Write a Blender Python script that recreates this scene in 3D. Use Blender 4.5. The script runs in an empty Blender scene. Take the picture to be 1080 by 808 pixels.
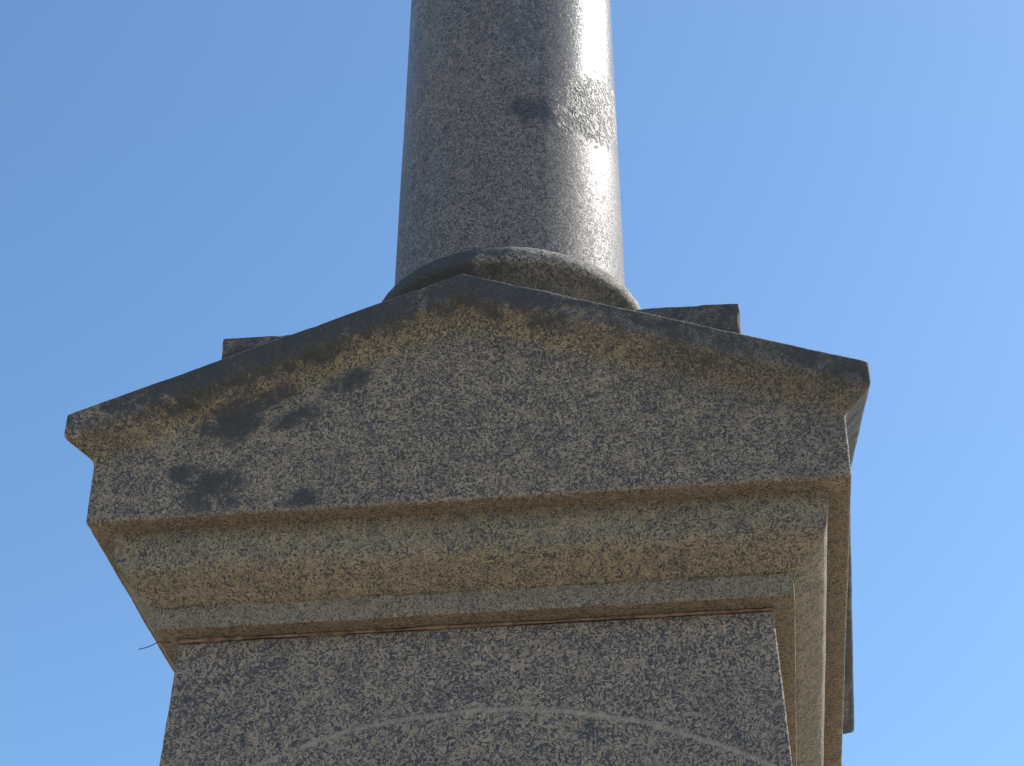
import bpy, bmesh, math, random
from math import sin, cos, pi, radians, sqrt, exp
from mathutils import Vector, Matrix, noise

S = 0.6          # metres per model unit (half width of the eaves)
Z0 = 3.1         # height of the frieze's lower edge above the ground
sc = bpy.context.scene
C = sc.collection

# ------------------------------------------------------------------ dimensions (model units)
Z1, Z2, W3, Z3 = .2863, .2154, .9352, .1778
W5, W6, Z6, Z7 = .8816, .7834, -.1658, -.2266
W8, BAT = .7306, .0375
ZA = .6451                       # ridge height
SL = (ZA-Z1)/1.0                 # slope of the gables
WP, ZP = .7068, .7071
RC, TC = .3721, .0109
ZR = 1.203                        # foot of the shaft
def U(x, y, z): return Vector((x*S, y*S, Z0+z*S))

# ------------------------------------------------------------------ node helpers
class NT:
    def __init__(s, name):
        s.m = bpy.data.materials.new(name); s.m.use_nodes = True
        s.t = s.m.node_tree; s.t.nodes.clear()
        s.out = s.n('ShaderNodeOutputMaterial'); s.b = s.n('ShaderNodeBsdfPrincipled')
        s.l(s.b.outputs[0], s.out.inputs[0])
        s.co = s.n('ShaderNodeTexCoord').outputs['Object']
    def n(s, t, **k):
        x = s.t.nodes.new(t)
        for a, v in k.items(): setattr(x, a, v)
        return x
    def l(s, a, b): s.t.links.new(a, b)
    def put(s, v, sock):
        if hasattr(v, 'links'): s.l(v, sock)
        else: sock.default_value = v
    def math(s, op, a, b=0.0, c=None, clamp=False):
        x = s.n('ShaderNodeMath', operation=op, use_clamp=clamp)
        s.put(a, x.inputs[0]); s.put(b, x.inputs[1])
        if c is not None: s.put(c, x.inputs[2])
        return x.outputs[0]
    def noise(s, scale, detail=3, rough=.55, dist=0.0, vec=None, off=None, stretch=None):
        v = vec or s.co
        if off or stretch:
            mp = s.n('ShaderNodeMapping'); s.l(v, mp.inputs[0])
            if off: mp.inputs['Location'].default_value = off
            if stretch: mp.inputs['Scale'].default_value = stretch
            v = mp.outputs[0]
        x = s.n('ShaderNodeTexNoise'); s.l(v, x.inputs['Vector'])
        x.inputs['Scale'].default_value = scale; x.inputs['Detail'].default_value = detail
        x.inputs['Roughness'].default_value = rough; x.inputs['Distortion'].default_value = dist
        return x.outputs['Fac']
    def step(s, v, lo, hi):
        x = s.n('ShaderNodeMapRange', interpolation_type='SMOOTHSTEP')
        s.put(v, x.inputs[0]); s.put(lo, x.inputs[1]); s.put(hi, x.inputs[2])
        x.inputs[3].default_value = 0; x.inputs[4].default_value = 1
        return x.outputs[0]
    def mix(s, f, a, b):
        x = s.n('ShaderNodeMix', data_type='RGBA'); s.put(f, x.inputs[0])
        for v, i in ((a, 6), (b, 7)):
            if hasattr(v, 'links'): s.l(v, x.inputs[i])
            else: x.inputs[i].default_value = (*v, 1)
        return x.outputs[2]
    def attr(s, name):
        return s.n('ShaderNodeAttribute', attribute_name=name).outputs['Fac']
    def bump(s, h, dist, strength=1.0, nrm=None):
        x = s.n('ShaderNodeBump'); s.put(h, x.inputs['Height'])
        x.inputs['Distance'].default_value = dist; x.inputs['Strength'].default_value = strength
        if nrm: s.l(nrm, x.inputs['Normal'])
        return x.outputs[0]

def granite(name, light, light2, dark, scale=95, thr=.5, width=.05, rough=.8, seed=0.0,
            bump=.0010, stains=False, tan=(.285, .225, .168), polished=False, arc=False, tan_amt=.0):
    m = NT(name); o = (seed, seed*.7, seed*1.3)
    # coarse feldspar ground, two sizes of dark crystals, all curled by distortion
    big = m.noise(3.2, 3, off=o)
    g1 = m.noise(scale*.55, 2, .6, 1.8, off=o)
    n1 = m.noise(scale, 2.2, .55, 3.0, off=o)
    n2 = m.noise(scale*1.9, 2, .6, 2.6, off=(seed+3, 1, 2))
    n3 = m.noise(scale*.33, 2, .5, .8, off=(seed+8, 4, 1))
    f = m.math('MULTIPLY_ADD', m.math('SUBTRACT', n3, .5), .16, n1)
    f = m.math('MULTIPLY_ADD', m.math('SUBTRACT', big, .5), .05, f)
    d1 = m.step(f, thr-width, thr+width)                          # 1 = light
    d2 = m.step(n2, .36, .46)
    base = m.mix(m.step(g1, .38, .62), light, light2)
    base = m.mix(m.math('MULTIPLY', m.step(m.noise(2.1, 3, off=(seed+5, 2, 9)), .42, .7), .6), base, tan)
    if tan_amt:
        base = m.mix(tan_amt, base, tan)
    darkc = m.mix(m.step(n2, .35, .65), dark, tuple(min(1, c*1.9) for c in dark))
    col = m.mix(d1, darkc, base)
    col = m.mix(m.math('MULTIPLY', m.math('SUBTRACT', 1.0, d2), .55), col, dark)
    # fine salt of pale grains
    pale = m.step(m.noise(scale*1.5, 2, .6, 2.5, off=(seed+12, 3, 5)), .60, .68)
    col = m.mix(m.math('MULTIPLY', pale, .35), col, tuple(min(.9, c*1.35) for c in light2))
    h = m.math('ADD', m.math('MULTIPLY', d1, .35), m.math('MULTIPLY', n2, .8))
    if stains:  # besides stains, carries shade and ground bounce put into the colour
        rag = m.noise(19, 6, .72, .8, off=(seed, 5, 5)); rag2 = m.noise(70, 3, .6, 1.0)
        r = m.math('ADD', m.math('ADD', m.math('MULTIPLY', rag, .42), m.math('MULTIPLY', rag2, .18)), m.math('MULTIPLY', n1, .40))
        ye = m.step(m.math('ADD', m.attr('yellow'), m.math('MULTIPLY', m.math('SUBTRACT', r, .5), 1.7)), .30, .95)
        yc = m.mix(m.step(n1, .42, .58), (.050, .052, .030), (.235, .208, .108))
        col = m.mix(m.math('MULTIPLY', ye, .55), col, yc)
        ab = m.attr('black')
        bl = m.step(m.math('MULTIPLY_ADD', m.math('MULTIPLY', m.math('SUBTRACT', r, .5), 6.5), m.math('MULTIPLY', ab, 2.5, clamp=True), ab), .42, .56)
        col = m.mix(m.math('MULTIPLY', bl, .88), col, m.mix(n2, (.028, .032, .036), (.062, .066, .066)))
        gr = m.step(m.math('ADD', m.attr('grime_shade'), m.math('MULTIPLY', m.math('SUBTRACT', r, .5), 1.3)), .25, 1.0)
        col = m.mix(m.math('MULTIPLY', gr, .6), col, (.052, .052, .050))
        tn = m.step(m.math('ADD', m.attr('bounce_tan'), m.math('MULTIPLY', m.math('SUBTRACT', r, .5), .8)), .25, .9)
        tc = m.mix(m.step(n1, .40, .56), (.125, .098, .074), tan)
        col = m.mix(m.math('MULTIPLY', tn, .62), col, tc)
    if arc:
        # faint pale arched line worn into the face, found from the block's own axes
        sp = m.n('ShaderNodeSeparateXYZ'); m.l(m.co, sp.inputs[0])
        x = m.math('SUBTRACT', sp.outputs[0], .035*S)
        R = 1.33*S; zc = Z0+(-.463-1.33)*S
        z = m.math('SUBTRACT', sp.outputs[2], zc)
        d = m.math('SQRT', m.math('ADD', m.math('MULTIPLY', x, x), m.math('MULTIPLY', z, z)))
        d = m.math('ADD', d, m.math('MULTIPLY', m.math('SUBTRACT', m.noise(9, 3), .5), .012))
        d = m.math('ABSOLUTE', m.math('SUBTRACT', d, R))
        line = m.math('SUBTRACT', 1.0, m.step(d, .0012, .0058))
        brk = m.step(m.noise(14, 4, .7, off=(4, 4, 4)), .30, .55)
        side = m.step(m.math('MULTIPLY', sp.outputs[1], -1.0), .40, .42)
        line = m.math('MULTIPLY', m.math('MULTIPLY', line, brk), side)
        line = m.math('MULTIPLY', line, m.math('ADD', .35, m.math('MULTIPLY', n1, .75)))
        col = m.mix(line, col, (.36, .31, .24))
        h = m.math('MULTIPLY_ADD', line, .8, h)
    m.l(col, m.b.inputs['Base Color'])
    if polished:
        pt = m.step(m.math('ADD', m.attr('flaked'), m.math('MULTIPLY', m.math('SUBTRACT', m.noise(30, 5, .65, 1.5), .5), 1.9)), .42, .56)
        dk = m.step(m.math('ADD', m.attr('black'), m.math('MULTIPLY', m.math('SUBTRACT', m.noise(34, 5, .7, 1), .5), 1.6)), .45, .75)
        col = m.mix(m.math('MULTIPLY', dk, .6), col, (.030, .034, .040))
        vein = m.step(m.noise(48, 2, .5, 2.2), .40, .56)
        col = m.mix(m.math('MULTIPLY', pt, .8), col, m.mix(vein, (.045, .045, .045), (.36, .33, .30)))
        m.l(col, m.b.inputs['Base Color'])
        hh = m.math('MULTIPLY', m.math('MULTIPLY', m.step(m.noise(48, 2, .5, 2.2), .35, .65), pt), 1.0)
        b1 = m.bump(hh, .0022, 1.0)
        b2 = m.bump(m.math('ADD', m.noise(scale*1.3, 3, .6, 2), m.math('MULTIPLY', m.noise(30, 3), .5)), .0006, 1.0, b1)
        m.l(b2, m.b.inputs['Normal'])
        sz = m.n('ShaderNodeSeparateXYZ'); m.l(m.co, sz.inputs[0])
        worn = m.step(sz.outputs[2], Z0+2.3*S, Z0+1.2*S)         # the foot of the shaft has lost more of its polish
        rg = m.math('ADD', rough, m.math('MULTIPLY', m.math('SUBTRACT', 1.0, d1), .16))
        rg = m.math('MULTIPLY_ADD', worn, .27, rg)
        rg = m.math('MULTIPLY_ADD', pt, .2, rg)
        m.l(rg, m.b.inputs['Roughness'])
        m.b.inputs['Specular IOR Level'].default_value = .2
    else:
        b1 = m.bump(h, bump, 1.0)
        b2 = m.bump(m.noise(14, 4, .6), .004, .6, b1)
        m.l(b2, m.b.inputs['Normal'])
        m.b.inputs['Roughness'].default_value = rough
        m.b.inputs['Specular IOR Level'].default_value = .3
    return m.m

LIGHT, LIGHT2, DARK = (.29, .214, .146), (.385, .293, .20), (.050, .047, .048)
M_ped = granite('weathered_granite', LIGHT, LIGHT2, DARK, 108, .50, .062, stains=True, seed=1.0)
M_cor = granite('moulded_granite', (.26, .203, .138), (.35, .268, .175), DARK, 118, .468, .06, stains=True, seed=4.0)
M_die = granite('die_granite', (.295, .223, .165), (.39, .298, .215), (.050, .048, .053), 88, .50, .07, seed=7.0, arc=True)
M_col = granite('polished_granite', (.175, .155, .145), (.255, .226, .212), (.048, .047, .052), 112, .50, .065, rough=.24, seed=11.0, polished=True)
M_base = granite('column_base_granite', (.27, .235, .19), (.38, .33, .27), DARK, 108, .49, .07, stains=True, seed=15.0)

def plain(name, c1, c2, scale, rough=.9, bump=.003):
    m = NT(name); n = m.noise(scale, 5, .65, .5)
    m.l(m.mix(m.step(n, .35, .65), c1, c2), m.b.inputs['Base Color'])
    m.b.inputs['Roughness'].default_value = rough
    m.l(m.bump(n, bump), m.b.inputs['Normal']); return m.m
M_mortar = plain('red_mortar', (.10, .068, .052), (.27, .175, .13), 45)
M_twig = plain('dry_stem', (.05, .045, .035), (.09, .08, .06), 300)
M_step = plain('rough_granite', (.18, .17, .16), (.34, .32, .29), 120)

# ground: sunlit pale gravel and dry grass
g = NT('gravel_and_dry_grass')
a = g.noise(.6, 6, .6); b_ = g.noise(45, 4, .7, .4)
gc = g.mix(g.step(b_, .35, .65), (.36, .30, .215), (.58, .49, .37))
gg = g.mix(g.step(b_, .35, .65), (.11, .12, .045), (.27, .25, .12))
g.l(g.mix(g.step(a, .5, .62), gc, gg), g.b.inputs['Base Color'])
g.b.inputs['Roughness'].default_value = 1; g.l(g.bump(b_, .02), g.b.inputs['Normal'])
M_ground = g.m

# ------------------------------------------------------------------ mesh helpers
def seg_dist(p, a, b):
    ab = b-a; t = max(0, min(1, (p-a).dot(ab)/ab.length_squared)); return (p-(a+ab*t)).length

def weather(bm, edges, maxlen, amp=.0006, chip=.003, reach=.008, seed=0.0, zmin=-1e9):
    """cut the mesh fine, make the faces gently uneven and knock small chips off the arrises"""
    bmesh.ops.triangulate(bm, faces=bm.faces[:])
    for _ in range(9):
        L = [e for e in bm.edges if e.calc_length() > maxlen and max(e.verts[0].co.z, e.verts[1].co.z) > zmin]
        if not L: break
        bmesh.ops.subdivide_edges(bm, edges=L, cuts=1, use_grid_fill=False)
        bmesh.ops.triangulate(bm, faces=[f for f in bm.faces if len(f.verts) > 3])
    bm.normal_update()
    o = Vector((seed, seed*2, seed*3)); new = []
    for v in bm.verts:
        p = v.co
        d = amp*(noise.noise(p*9+o)*1.3 + noise.noise(p*30+o)*.8)
        k = 0
        for a, b in edges:
            q = seg_dist(p, a, b)
            if q < reach: k = max(k, 1-q/reach)
        if k > 0:
            c = noise.noise(p*38+o)*.6+noise.noise(p*90+o)*.4
            d -= chip*k*max(0, c-.06) + k*.0006
            big = noise.noise(p*7+o*1.7)
            if big > .35: d -= k*chip*.8*(big-.35)
        new.append(p+v.normal*d)
    for v, c in zip(bm.verts, new): v.co = c

def finish(name, bm, mat, parent, angle=32, attrs=None):
    me = bpy.data.meshes.new(name)
    bm.to_mesh(me); bm.free()
    for p in me.polygons: p.use_smooth = True
    me.set_sharp_from_angle(angle=radians(angle))
    me.materials.append(mat)
    if attrs:
        n = len(me.vertices)
        for nm, fn in attrs.items():
            at = me.attributes.new(nm, 'FLOAT', 'POINT')
            at.data.foreach_set('value', [fn(v.co) for v in me.vertices])
    o = bpy.data.objects.new(name, me); C.objects.link(o); o.parent = parent
    return o

def from_faces(faces):
    bm = bmesh.new()
    for f in faces: bm.faces.new([bm.verts.new(Vector(p)) for p in f])
    bmesh.ops.remove_doubles(bm, verts=bm.verts[:], dist=1e-5)
    bmesh.ops.recalc_face_normals(bm, faces=bm.faces[:])
    return bm

def sharp_edges(bm, ang=14):
    return [e for e in bm.edges if len(e.link_faces) == 2 and e.calc_face_angle(0) > radians(ang)]

def bev(bm, off=.0035, ang=14, segs=2):
    es = sharp_edges(bm, ang)
    seg = [(e.verts[0].co.copy(), e.verts[1].co.copy()) for e in es]
    bmesh.ops.bevel(bm, geom=es, offset=off, segments=segs, profile=.5, affect='EDGES', clamp_overlap=True)
    return seg

def rot4(pts):
    """the same polygon on the four sides"""
    out = []
    for k in range(4):
        c, s = [(1, 0), (0, 1), (-1, 0), (0, -1)][k]
        out.append([(c*x-s*y, s*x+c*y, z) for x, y, z in pts])
    return out

def UU(polys): return [[U(*p) for p in f] for f in polys]

def ring_profile(prof, cap_top=True, cap_bot=True):
    """square-plan moulding: prof = [(half width, z)...] from bottom to top"""
    polys = []
    for (w0, z0), (w1, z1) in zip(prof, prof[1:]):
        polys += rot4([(-w0, -w0, z0), (w0, -w0, z0), (w1, -w1, z1), (-w1, -w1, z1)])
    if cap_bot: w, z = prof[0]; polys.append([(-w, -w, z), (w, -w, z), (w, w, z), (-w, w, z)])
    if cap_top: w, z = prof[-1]; polys.append([(-w, -w, z), (w, -w, z), (w, w, z), (-w, w, z)])
    return from_faces(UU(polys))

def lathe(prof, n=160):
    bm = bmesh.new(); rings = []
    for r, z in prof:
        rings.append([bm.verts.new(U(r*cos(2*pi*i/n), r*sin(2*pi*i/n), z)) for i in range(n)])
    for A, B in zip(rings, rings[1:]):
        for i in range(n): bm.faces.new([A[i], A[(i+1) % n], B[(i+1) % n], B[i]])
    bm.faces.new(rings[0][::-1]); bm.faces.new(rings[-1])
    bm.normal_update()
    return bm

# ------------------------------------------------------------------ stains, painted shade and ground bounce (fixed marks on the stone, model units)
def blob(p, x, z, rx, rz, tilt=0.0):
    dx, dz = (p.x/S-x), ((p.z-Z0)/S-z)
    c, s = cos(tilt), sin(tilt)
    u, v = (dx*c+dz*s)/rx, (-dx*s+dz*c)/rz
    return max(0, 1-sqrt(u*u+v*v)*.62)
BL = [(-.625, .075, .085, .07, .5), (-.59, .262, .085, .055, .6), (-.29, .375, .065, .03, .3), (-.42, .275, .07, .025, .4),
      (-.395, .035, .05, .025, .1), (-.50, .33, .07, .02, .4), (-.70, .12, .04, .03, .3)]
def hz(p):                                    # height below the sloping eave line of the nearest gable
    x, y = abs(p.x)/S, abs(p.y)/S
    t = x if y > x else y
    return (Z1+SL*(1-t)) - (p.z-Z0)/S
def black(p):
    front = p.y < -.5
    v = 0
    if front:
        for b in BL: v = max(v, .95*blob(p, *b))
    h = hz(p); x = p.x/S
    if h < .125:
        if front: band = .36+.55*max(min(1, max(0, (x+.86)/.1), max(0, (-.08-x)/.1)), min(1, max(0, (x+.12)/.1), max(0, (.27-x)/.1)))
        else: band = .8
        edge = min(1, max(0, (.125-h)/.075))*min(1, max(0, (h-.003)/.004))
        v = max(v, band*edge)
    if not front and .06 < h < .17: v = max(v, .55)
    return v
def yellow(p):
    h = hz(p); x = p.x/S
    k = exp(-((h-.125)/.07)**2)
    w = .95 if x < .05 else .62*max(.25, 1-abs(x-.05)*.8)
    if p.y > -.5: w = .35
    if x < -.45 and p.y < -.5: w = .62
    return k*w*(.75+.6*noise.noise(p*6+Vector((9, 2, 4))))
def grime_shade(p):
    x, h = p.x/S, hz(p)
    v = .0
    if p.y < -.5:
        if x > .1: v = .95*min(1, (x-.1)/.4)*max(0, 1-h/.34)
        v = max(v, .5*exp(-((h-.09)/.04)**2))
        if x < -.6: v = max(v, .5*max(0, 1-h/.2))
    z = (p.z-Z0)/S
    if 0 < z < .06 and p.y < -.5: v = max(v, .28)
    return v if h > .005 else 0
def bounce_tan(p):
    z = (p.z-Z0)/S
    return .95 if z < .012 else 0  # tan soffit: warm bounce from the ground put into the colour
ST = dict(black=black, yellow=yellow, grime_shade=grime_shade, bounce_tan=bounce_tan)
zero = lambda p: 0.0

# ------------------------------------------------------------------ the monument
mon = bpy.data.objects.new('granite_monument', None); C.objects.link(mon)
mon['label'] = 'tall speckled granite memorial with round polished column on a gabled, stained pedestal cap'
mon['category'] = 'monument'

# pediment block: frieze, flaring soffit, sloping fascia, four crossed gable roofs
polys = []
zn = Z3                                               # neck height at the corner
polys += rot4([(-W3, -W3, 0), (W3, -W3, 0), (W3, -W3, zn), (0, -W3, zn+SL*W3), (-W3, -W3, zn)])
polys += rot4([(-W3, -W3, zn), (0, -W3, zn+SL*W3), (0, -1, Z2+SL), (-1, -1, Z2)])
polys += rot4([(0, -W3, zn+SL*W3), (W3, -W3, zn), (1, -1, Z2), (0, -1, Z2+SL)])
polys += rot4([(-1, -1, Z2), (0, -1, Z2+SL), (0, -1, ZA), (-1, -1, Z1)])
polys += rot4([(0, -1, Z2+SL), (1, -1, Z2), (1, -1, Z1), (0, -1, ZA)])
polys += rot4([(0, 0, ZA), (0, -1, ZA), (1, -1, Z1)])
polys += rot4([(0, 0, ZA), (-1, -1, Z1), (0, -1, ZA)])
polys.append([(-W3, -W3, 0), (W3, -W3, 0), (W3, W3, 0), (-W3, W3, 0)])
bm = from_faces(UU(polys))
soft = []
for e in sharp_edges(bm, 16):
    a, b = e.verts[0].co, e.verts[1].co
    if abs(abs(a.z-b.z)-SL*S*(1 if max(abs(a.x), abs(a.y), abs(b.x), abs(b.y)) > .99*S else W3)) < .004 and min(a.z, b.z) < Z0+(Z2+.01)*S:
        if not (abs(a.x) == abs(a.y) and abs(b.x) == abs(b.y)): soft.append(e)
seg = [(e.verts[0].co.copy(), e.verts[1].co.copy()) for e in sharp_edges(bm, 16) if e not in soft]
bmesh.ops.bevel(bm, geom=soft, offset=.007, segments=4, profile=.5, affect='EDGES', clamp_overlap=True)
bev(bm, .0042, 22, 3)
weather(bm, seg, .016, seed=1.3)
finish('pediment', bm, M_ped, mon, 30, ST)

# moulded course below: ovolo, small fascia
prof = [(W6, Z7), (W6, Z6)]
prof += [(.787, -.1655), (.805, -.152), (.830, -.133), (.850, -.1165), (.8615, -.104), (.8675, -.092), (.871, -.078), (.874, -.05), (.8775, -.02)]
prof.append((W5, .004))
bm = ring_profile(prof)
es = [e for e in sharp_edges(bm, 40)]
seg = [(e.verts[0].co.copy(), e.verts[1].co.copy()) for e in es]
bmesh.ops.bevel(bm, geom=es, offset=.002, segments=2, profile=.5, affect='EDGES', clamp_overlap=True)
weather(bm, seg, .016, amp=.0008, chip=.003, seed=5.1)
def cor_bounce(p):
    z = (p.z-Z0)/S; w = max(abs(p.x), abs(p.y))/S
    v = .45*exp(-((z+.13)/.045)**2)                  # warm lower half of the roll: ground bounce put into colour
    if z > -.13: v *= max(0, min(1, (-.085-z)/.045))
    if z < Z6-.004: v = .75
    if z < Z7+.006: v = .7
    return v
finish('moulded_course', bm, M_cor, mon, 34, dict(black=zero, yellow=zero, grime_shade=lambda p: .6*max(0, 1-abs((p.z-Z0)/S+.01)/.07), bounce_tan=cor_bounce))  # darker band below the soffit is shade put into the colour

# mortar bed
bm = ring_profile([(W8+.001, Z7-.010), (W8+.003, Z7-.006), (W8+.002, Z7-.0015)])
weather(bm, [], .008, amp=.0032, seed=8.0)
finish('mortar_joint', bm, M_mortar, mon)

# die with a slight batter
zt = Z7-.009; zb = -3.2
bm = ring_profile([(W8+BAT*(zt-zb), zb), (W8, zt)])
seg = bev(bm, .004, 20, 3)
weather(bm, seg, .016, amp=.0005, chip=.003, seed=11.0, zmin=Z0-.75*S)
finish('die', bm, M_die, mon, 30)

# lower courses, down to the ground
wb = W8+BAT*(zt-zb)
G = -Z0/S
bm = ring_profile([(wb+.14, zb-.32), (wb+.14, zb-.17), (wb+.10, zb-.13), (wb+.05, zb-.05), (wb+.02, zb-.003)])
bev(bm, .006, 20); finish('base_moulding', bm, M_cor, mon, 30, dict(black=zero, yellow=zero, grime_shade=zero, bounce_tan=zero))
for w, z0_, z1_ in ((wb+.34, zb-.62, zb-.323), (wb+.66, zb-.96, zb-.623), (wb+1.05, G-.1, zb-.963)):
    bm = ring_profile([(w, z0_), (w, z1_)]); bev(bm, .012, 20)
    finish('step', bm, M_step, mon)

# square plinth under the column
bm = ring_profile([(WP-.004, .33), (WP, ZP)])
seg = bev(bm, .005, 20)
weather(bm, seg, .014, amp=.0013, chip=.009, reach=.02, seed=21.0)
finish('plinth', bm, M_ped, mon, 30, dict(black=lambda p: .42, yellow=zero, grime_shade=lambda p: .55, bounce_tan=zero))

def ang(p): return math.degrees(math.atan2(p.x, -p.y))
# round base of the column: low torus, long hollow, sharp lip, sloped top
prof = [(.44, ZP-.01)]
for i in range(11):
    a = pi*i/10; prof.append((.43+.035*sin(a), ZP+.05-.05*cos(a)))
prof += [(.40, ZP+.112), (.345, ZP+.13), (.325, ZP+.18), (.32, .96), (.328, 1.01), (.345, 1.05), (.372, 1.083), (.402, 1.108), (.420, 1.122)]
prof += [(.4265, 1.132), (.4285, 1.140), (.4280, 1.152), (.4250, 1.168), (.4160, 1.184), (.403, 1.194), (.388, 1.1975), (RC-.008, 1.198)]
P2 = []
for (r0, z0_), (r1, z1_) in zip(prof, prof[1:]):
    k = max(1, int(abs(z1_-z0_)/.025))
    for j in range(k): P2.append((r0+(r1-r0)*j/k, z0_+(z1_-z0_)*j/k))
P2.append(prof[-1])
bm = lathe(P2, 220)
o_ = Vector((3, 1, 7))
for v in bm.verts:
    v.co += v.normal*(.0011*noise.noise(v.co*14+o_)+.0010*noise.noise(v.co*50+o_)+.0006*noise.noise(v.co*110+o_))
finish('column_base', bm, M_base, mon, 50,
       dict(black=lambda p: .30*max(0, noise.noise(p*5+o_)+.6)*(1 if (p.z-Z0)/S < 1.13 else .2)+.75*max(0, min(1, (14-ang(p))/40))+.1, yellow=lambda p: .22 if (p.z-Z0)/S < 1.13 else 0, grime_shade=lambda p: .7 if (p.z-Z0)/S < 1.13 else 0, bounce_tan=zero))  # mottled stain, plus painted shade on the left side and under the lip

# shaft
def rs(z): return RC-TC*(z-ZP)
ztop = 6.6
prof = [(rs(ZR)-.004, ZR-.004), (rs(ZR), ZR+.002)]
z = ZR+.002
while z < 2.7: z += .028; prof.append((rs(z), z))
while z < ztop: z += .3; prof.append((rs(z), z))
bm = lathe(prof, 240)
for v in bm.verts: v.co += v.normal*(.0006*noise.noise(v.co*5+o_))
def ang(p): return math.degrees(math.atan2(p.x, -p.y))
def flaked(p):
    a, z = ang(p), (p.z-Z0)/S
    zc = 1.87+.0035*(a-50)
    return max(0, 1-sqrt(((a-62)/30)**2+((z-zc)/.15)**2)**2*.55)
def colblack(p):
    a, z = ang(p), (p.z-Z0)/S
    return .95*max(0, 1-sqrt(((a-20)/21)**2+((z-1.785)/.085)**2)*.6)
finish('shaft', bm, M_col, mon, 40, dict(flaked=flaked, black=colblack))
# capital far above the frame
bm = lathe([(rs(ztop), ztop+.31), (rs(ztop)+.04, ztop+.34), (rs(ztop)+.04, ztop+.40), (rs(ztop)+.02, ztop+.43),
            (rs(ztop)+.06, ztop+.5), (rs(ztop)+.16, ztop+.62), (rs(ztop)+.17, ztop+.7)], 96)
finish('capital', bm, M_base, mon, 40, dict(black=zero, yellow=zero, grime_shade=zero, bounce_tan=zero))

# small dry stem caught under the left edge of the cap
cu = bpy.data.curves.new('dry_stem', 'CURVE'); cu.dimensions = '3D'; cu.bevel_depth = .0007; cu.bevel_resolution = 2
sp = cu.splines.new('NURBS')
pts = [(-.755, -.72, -.2285), (-.775, -.74, -.2330), (-.785, -.757, -.2520), (-.799, -.77, -.2660), (-.812, -.78, -.2740)]
sp.points.add(len(pts)-1)
for q, p in zip(sp.points, pts): q.co = (*U(*p), 1)
sp.use_endpoint_u = True; sp.order_u = 3
tmp = bpy.data.objects.new('tmp', cu); C.objects.link(tmp)
dg = bpy.context.evaluated_depsgraph_get()
me = bpy.data.meshes.new_from_object(tmp.evaluated_get(dg)); bpy.data.objects.remove(tmp)
me.materials.clear(); me.materials.append(M_twig)
st = bpy.data.objects.new('dry_stem', me); C.objects.link(st)
st['label'] = 'tiny dark dry stem sticking out from under the left edge of the cap'; st['category'] = 'stem'

# ------------------------------------------------------------------ ground
bm = bmesh.new()
rings = [0, 3, 6, 12, 25, 60, 150, 500, 2500]; N = 48; prev = None
c0 = bm.verts.new((0, 0, 0))
for r in rings[1:]:
    ring = [bm.verts.new((r*cos(2*pi*i/N), r*sin(2*pi*i/N), 0)) for i in range(N)]
    for i in range(N):
        if prev is None: bm.faces.new([c0, ring[i], ring[(i+1) % N]])
        else: bm.faces.new([prev[i], ring[i], ring[(i+1) % N], prev[(i+1) % N]])
    prev = ring
gr = finish('ground', bm, M_ground, None); gr['kind'] = 'structure'

# ------------------------------------------------------------------ light
SUN_EL, SUN_AZ = 45, 115.5          # azimuth from -Y towards +X
el, az = radians(SUN_EL), radians(SUN_AZ)
d = Vector((sin(az)*cos(el), -cos(az)*cos(el), sin(el)))       # towards the sun
ld = bpy.data.lights.new('sun', 'SUN'); ld.energy = 4.8; ld.angle = radians(.53); ld.color = (1, .95, .87)
lo = bpy.data.objects.new('sun', ld); C.objects.link(lo); lo.rotation_euler = d.to_track_quat('Z', 'Y').to_euler()
w = bpy.data.worlds.new('World'); sc.world = w; w.use_nodes = True
nt = w.node_tree; bg = nt.nodes['Background']
sky = nt.nodes.new('ShaderNodeTexSky'); sky.sky_type = 'NISHITA'; sky.sun_disc = False
sky.sun_elevation = el; sky.sun_rotation = math.atan2(d.x, d.y)
sky.altitude = 100; sky.air_density = 1.0; sky.dust_density = 1.0; sky.ozone_density = 1.6
tint = nt.nodes.new('ShaderNodeMix'); tint.data_type = 'RGBA'; tint.blend_type = 'MULTIPLY'; tint.inputs[0].default_value = 1
tint.inputs[7].default_value = (.75, .975, 1.10, 1)
nt.links.new(sky.outputs[0], tint.inputs[6]); nt.links.new(tint.outputs[2], bg.inputs[0]); bg.inputs[1].default_value = .132

# ------------------------------------------------------------------ camera
cd = bpy.data.cameras.new('camera'); co = bpy.data.objects.new('camera', cd); C.objects.link(co)
yaw, pitch, roll = 0.12274, 0.601343, 0.002965
fw = Vector((-sin(yaw)*cos(pitch), cos(yaw)*cos(pitch), sin(pitch)))
rt = Vector((cos(yaw), sin(yaw), 0)); up = rt.cross(fw)
r2 = rt*cos(roll)+up*sin(roll); u2 = -rt*sin(roll)+up*cos(roll)
m = Matrix((r2, u2, -fw)).transposed().to_4x4(); m.translation = U(.6284, -5.0303, -2.4974)
co.matrix_world = m
cd.sensor_width = 36; cd.lens = 2108.54/1080*36; cd.clip_start = .05; cd.clip_end = 6000
sc.camera = co

sc.render.engine = 'CYCLES'
sc.view_settings.view_transform = 'Standard'; sc.view_settings.look = 'None'
sc.view_settings.exposure = .55; sc.view_settings.gamma = 1
